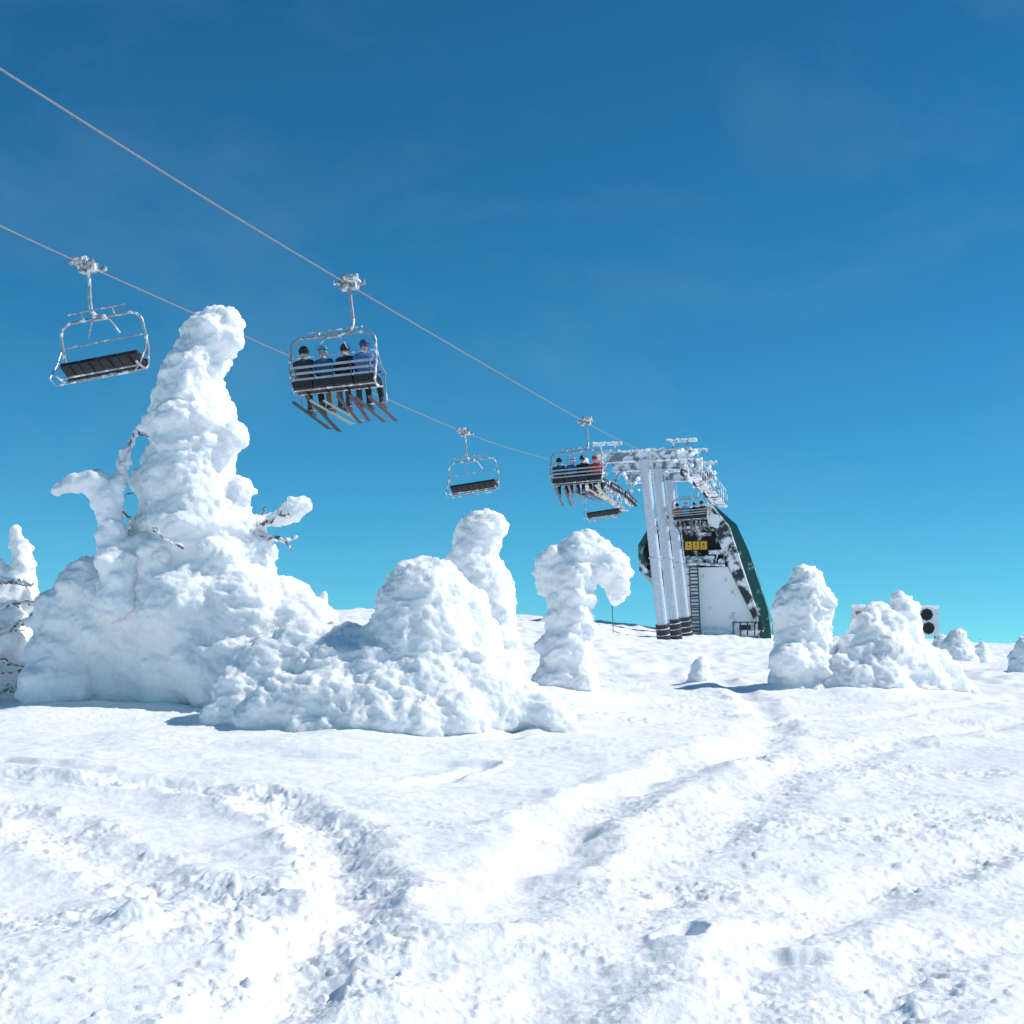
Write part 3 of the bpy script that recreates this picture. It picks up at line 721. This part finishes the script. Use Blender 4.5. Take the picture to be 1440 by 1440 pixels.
# ------------------------------------------------------------------ top terminal
def terminal():
    y0=117.0; C=np.array([xc_(y0)+1.55,y0,0]); gb=gz(C[0],y0); base=gb-0.6
    C[2]=base
    E=empty('lift_terminal_building',tuple(C))
    def put(mb,n,m,smooth=True):
        o=mb.obj(n,m,None,smooth); o.parent=E; o.matrix_parent_inverse=Matrix.Translation(Vector(C)).inverted(); return o
    def L(a,f,h): return C+Rv*a+Fv*f+np.array([0,0,h])
    def prism(mb,prof,f0,f1,mi=0):
        n=len(prof)
        V=[L(a,f0,h) for a,h in prof]+[L(a,f1,h) for a,h in prof]
        F=[tuple(range(n)),tuple(reversed(range(n,2*n)))]+[(i,i+n,(i+1)%n+n,(i+1)%n) for i in range(n)]
        mb.add(V,F,mi)
    outer=[(-2.05,0),(-2.4,3.8),(-4.5,5.2),(-4.6,7.0),(-3.7,8.5),(-2.3,9.3),(0.9,9.75),(2.5,8.3),(3.35,6.4),(4.75,2.0),(4.95,0)]
    inner=[(-1.85,0),(-2.2,4.0),(-4.1,5.45),(-4.2,6.9),(-3.4,8.1),(-2.2,8.8),(0.1,9.1),(1.0,7.8),(1.8,5.6),(3.6,1.8),(3.9,0)]
    tm=[0,0,0,0,0,.3,.85,.65,.55,.35,.3]
    mid=[tuple(np.array(i_)+(np.array(o_)-np.array(i_))*t) for i_,o_,t in zip(inner,outer,tm)]
    back=[(a*.98-.15,max(0,h-.5-.02*h)) for a,h in outer]
    mb=MB(); n=len(outer); FB=7.0
    V=[L(a,-0.9,h) for a,h in outer]+[L(a,-1.0,h) for a,h in mid]+[L(a,FB,h) for a,h in back]+[L(a,0.3,h) for a,h in inner]+[L(a,-0.85,h) for a,h in inner]
    F=[];M=[]
    for i in range(n-1):
        F.append((i,i+1,i+1+n,i+n)); M.append(0)
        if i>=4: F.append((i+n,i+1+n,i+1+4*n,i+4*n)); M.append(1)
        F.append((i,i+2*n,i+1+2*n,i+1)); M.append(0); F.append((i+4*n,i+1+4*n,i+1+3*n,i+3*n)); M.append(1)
    F.append(tuple(range(2*n,3*n))); M.append(0)
    mb.add(V,F,M); put(mb,'green_hood',[M_GREEN,M_RIM],False)
    mb=MB(); rn=np.random.RandomState(5)
    R=np.stack([Rv,Fv,[0,0,1]],1)
    for i in range(5,9):
        a=np.array(mid[i]); b=np.array(mid[i+1]); mb.tube([L(a[0],-1.05,a[1]),L(b[0],-1.05,b[1])],.06,6)
    put(mb,'rim_framing',[M_TOWER])
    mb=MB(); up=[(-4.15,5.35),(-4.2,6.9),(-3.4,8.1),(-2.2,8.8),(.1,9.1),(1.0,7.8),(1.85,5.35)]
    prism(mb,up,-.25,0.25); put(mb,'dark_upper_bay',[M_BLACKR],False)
    mb=MB()
    for a,h,w,t in ((-2.9,6.1,1.5,.3),(-.3,6.0,2.4,.25),(1.0,6.4,1.0,.3),(-1.4,8.2,2.4,.12),(.2,7.7,.9,.2)):
        mb.box(L(a,-.7,h),(w,.5,t),0,R)
    for a in np.linspace(-3.4,1.6,9): mb.tube([L(a,-.75,5.6),L(a+rn.uniform(-.2,.2),-.75,5.6+rn.uniform(.5,1.2))],.05,6)
    for a in np.linspace(-3,1.4,7):
        c=L(a,-1.0,5.7); mb.tube([c-Fv*.05,c+Fv*.05],.2,14)
    put(mb,'drive_machinery',[M_TOWER])
    mb=MB()
    mb.box(L(-.35,-1.18,6.85),(1.75,.06,.72),0,R)
    for k in (-1,0,1):
        mb.box(L(-.35+k*.54,-1.235,6.85),(.47,.03,.58),1,R)
        mb.box(L(-.35+k*.54,-1.262,6.93),(.09,.02,.14),0,R); mb.box(L(-.35+k*.54,-1.262,6.72),(.20,.02,.035),0,R)
    for s in (-.6,.6): mb.tube([L(-.35+s,-1.12,6.9),L(-.35+s,-.2,6.9)],.04,6)
    put(mb,'yellow_warning_panels',[M_BLACK,M_YELLOW])
    mb=MB(); lo=[(-1.9,0),(-2.22,3.9),(-2.35,5.34),(1.85,5.34),(3.62,1.7),(3.88,0)]
    prism(mb,lo,-.6,.2); put(mb,'front_panel',[M_PANEL],False)
    mb=MB()
    for s in (-1,1): mb.tube([L(-.35+s*.3,-1.1,0.4),L(-.55+s*.3,-1.1,5.4)],.05,6)
    for t in np.linspace(0,1,20): mb.tube([L(-.35-.2*t-.3,-1.1,.5+4.9*t),L(-.35-.2*t+.3,-1.1,.5+4.9*t)],.05,5)
    for k in range(5):
        h=1.6+k*.8; mb.tube([L(-.42-.3-.04*k,-1.1,h),L(-.42-.36-.04*k,-1.6,h),L(-.42+.36-.04*k,-1.6,h),L(-.42+.3-.04*k,-1.1,h)],.035,5)
    put(mb,'ladder',[M_DARKM])
    mb=MB(); mb.tube([L(-3.2,-1.1,5.45),L(-.2,-1.2,5.55),L(1.7,-1.1,5.4)],.10,6)
    put(mb,'lower_beam',[M_TOWER])
    mb=MB()
    for a in np.linspace(2.4,4.4,5): mb.tube([L(a,-2.2,.3),L(a,-2.2,1.3)],.05,6)
    mb.tube([L(2.4,-2.2,1.25),L(4.4,-2.2,1.25)],.04,6)
    mb.box(L(3.2,-1.9,.9),(.8,.3,.35),0,R); mb.box(L(4.3,-1.9,1.0),(.4,.3,.6),0,R)
    put(mb,'railing',[M_PAD])
    mb=MB()
    for f in np.linspace(-.8,6,6):
        P=np.array([L(a,f,h-.07*f) for a,h in [(-3.6,8.5),(-2.3,9.25),(-.6,9.5),(.9,9.7)]]); P=catmull(P,6)
        mb.tube(P,.14+.02*rn.rand(),8,0,True,.12,int(f*3)+40)
    P=np.array([L(a,-.75,.55+.2*math.sin(a*2)) for a in np.linspace(-2.2,4.4,30)]); mb.tube(P,.3,10,0,True,.2,55)
    put(mb,'rime_and_snow',[M_SNOW])
terminal()

# ------------------------------------------------------------------ small signs
def board(px,row,d,w,h,kind):
    c=W(px,row,d); g=gz(c[0],d); E=empty('trail_sign',(c[0],d,g))
    def put(mb,n,m):
        o=mb.obj(n,m); o.parent=E; o.matrix_parent_inverse=Matrix.Translation(Vector(E.location)).inverted()
    mb=MB()
    for s in (-1,1): mb.tube([(c[0]+s*w*.35,d+.08,g-.3),(c[0]+s*w*.35,d+.08,c[2]+h*.4)],.04,8)
    put(mb,'posts',[M_DARKM])
    mb=MB(); mb.box((c[0],d,c[2]),(w,.05,h)); put(mb,'panel',[M_WHITE])
    mb=MB()
    if kind==0:
        for dz,dx in ((h*.24,-.03),(-h*.24,.05)):
            mb.tube([(c[0]+dx,d-.03,c[2]+dz),(c[0]+dx,d-.05,c[2]+dz)],h*.22,8)
        put(mb,'black_discs',[M_BLACK])
    else:
        mb.box((c[0]+.05,d-.04,c[2]+h*.2),(w*.55,.02,h*.16)); put(mb,'orange_band',[M_ORANGE])
    mb=MB(); mb.tube([(c[0]+t*w/2,d,c[2]+h/2+.02) for t in np.linspace(-1,1,12)],.07,8,0,True,.05,3); put(mb,'snow_cap',[M_SNOW])
board(1304,874,75,1.05,1.3,0)
board(1207,868,70,0.62,0.9,1)
mb=MB(); p=W(863,870,100); mb.tube([(p[0],p[1],gz(p[0],p[1])-.3),(p[0]-.1,p[1],p[2]+.9)],.025,8); mb.obj('marker_pole',[M_DARKM])

# ------------------------------------------------------------------ light
saz=math.atan2(0.85,0.02)      # from +Y clockwise
sel=math.radians(44)
S=Vector((math.sin(saz)*math.cos(sel),math.cos(saz)*math.cos(sel),math.sin(sel)))
ld=bpy.data.lights.new('sun','SUN'); ld.energy=4.1; ld.angle=math.radians(0.5); ld.color=(1.0,0.96,0.925)
lo=bpy.data.objects.new('sun',ld); lo.rotation_euler=(-S).to_track_quat('-Z','Y').to_euler(); lo.location=(20,10,40); COL.objects.link(lo)
w=bpy.data.worlds.new('World'); sc.world=w; w.use_nodes=True; nt=w.node_tree
bg=nt.nodes['Background']
sk=nt.nodes.new('ShaderNodeTexSky'); sk.sky_type='NISHITA'; sk.sun_disc=False
sk.sun_elevation=sel; sk.sun_rotation=saz; sk.altitude=2500; sk.air_density=1.0; sk.dust_density=0.3; sk.ozone_density=2.5
hs=nt.nodes.new('ShaderNodeHueSaturation'); hs.inputs['Saturation'].default_value=1.22; hs.inputs['Value'].default_value=0.1; hs.inputs['Hue'].default_value=0.487
nt.links.new(sk.outputs['Color'],hs.inputs['Color'])
gm=nt.nodes.new('ShaderNodeGamma'); gm.inputs['Gamma'].default_value=1.28
nt.links.new(hs.outputs['Color'],gm.inputs['Color'])
vm=nt.nodes.new('ShaderNodeVectorMath'); vm.operation='MULTIPLY'; vm.inputs[1].default_value=(8.0,14.8,14.0)
nt.links.new(gm.outputs['Color'],vm.inputs[0])
tc=nt.nodes.new('ShaderNodeTexCoord'); mp=nt.nodes.new('ShaderNodeMapping'); mp.inputs['Scale'].default_value=(6,6,10)
no=nt.nodes.new('ShaderNodeTexNoise'); no.inputs['Scale'].default_value=1.0; no.inputs['Detail'].default_value=7; no.inputs['Roughness'].default_value=0.6; no.inputs['Distortion'].default_value=0.4
rp=nt.nodes.new('ShaderNodeValToRGB'); rp.color_ramp.elements[0].position=0.46; rp.color_ramp.elements[0].color=(0,0,0,1); rp.color_ramp.elements[1].position=0.85; rp.color_ramp.elements[1].color=(0.13,0.13,0.13,1)
nt.links.new(tc.outputs['Generated'],mp.inputs['Vector']); nt.links.new(mp.outputs['Vector'],no.inputs['Vector']); nt.links.new(no.outputs['Fac'],rp.inputs['Fac'])
mx=nt.nodes.new('ShaderNodeMixRGB'); mx.inputs['Color2'].default_value=(3.5,5.2,6.5,1)
nt.links.new(rp.outputs['Color'],mx.inputs['Fac']); nt.links.new(vm.outputs['Vector'],mx.inputs['Color1'])
nt.links.new(mx.outputs['Color'],bg.inputs['Color']); bg.inputs['Strength'].default_value=0.10

cd=bpy.data.cameras.new('camera'); cd.sensor_width=36; cd.lens=18/0.315; cd.shift_y=(1041-720)/1440
cd.clip_start=0.1; cd.clip_end=12000
co=bpy.data.objects.new('camera',cd); co.location=(0,0,EYE); co.rotation_euler=(math.pi/2,0,0); COL.objects.link(co); sc.camera=co
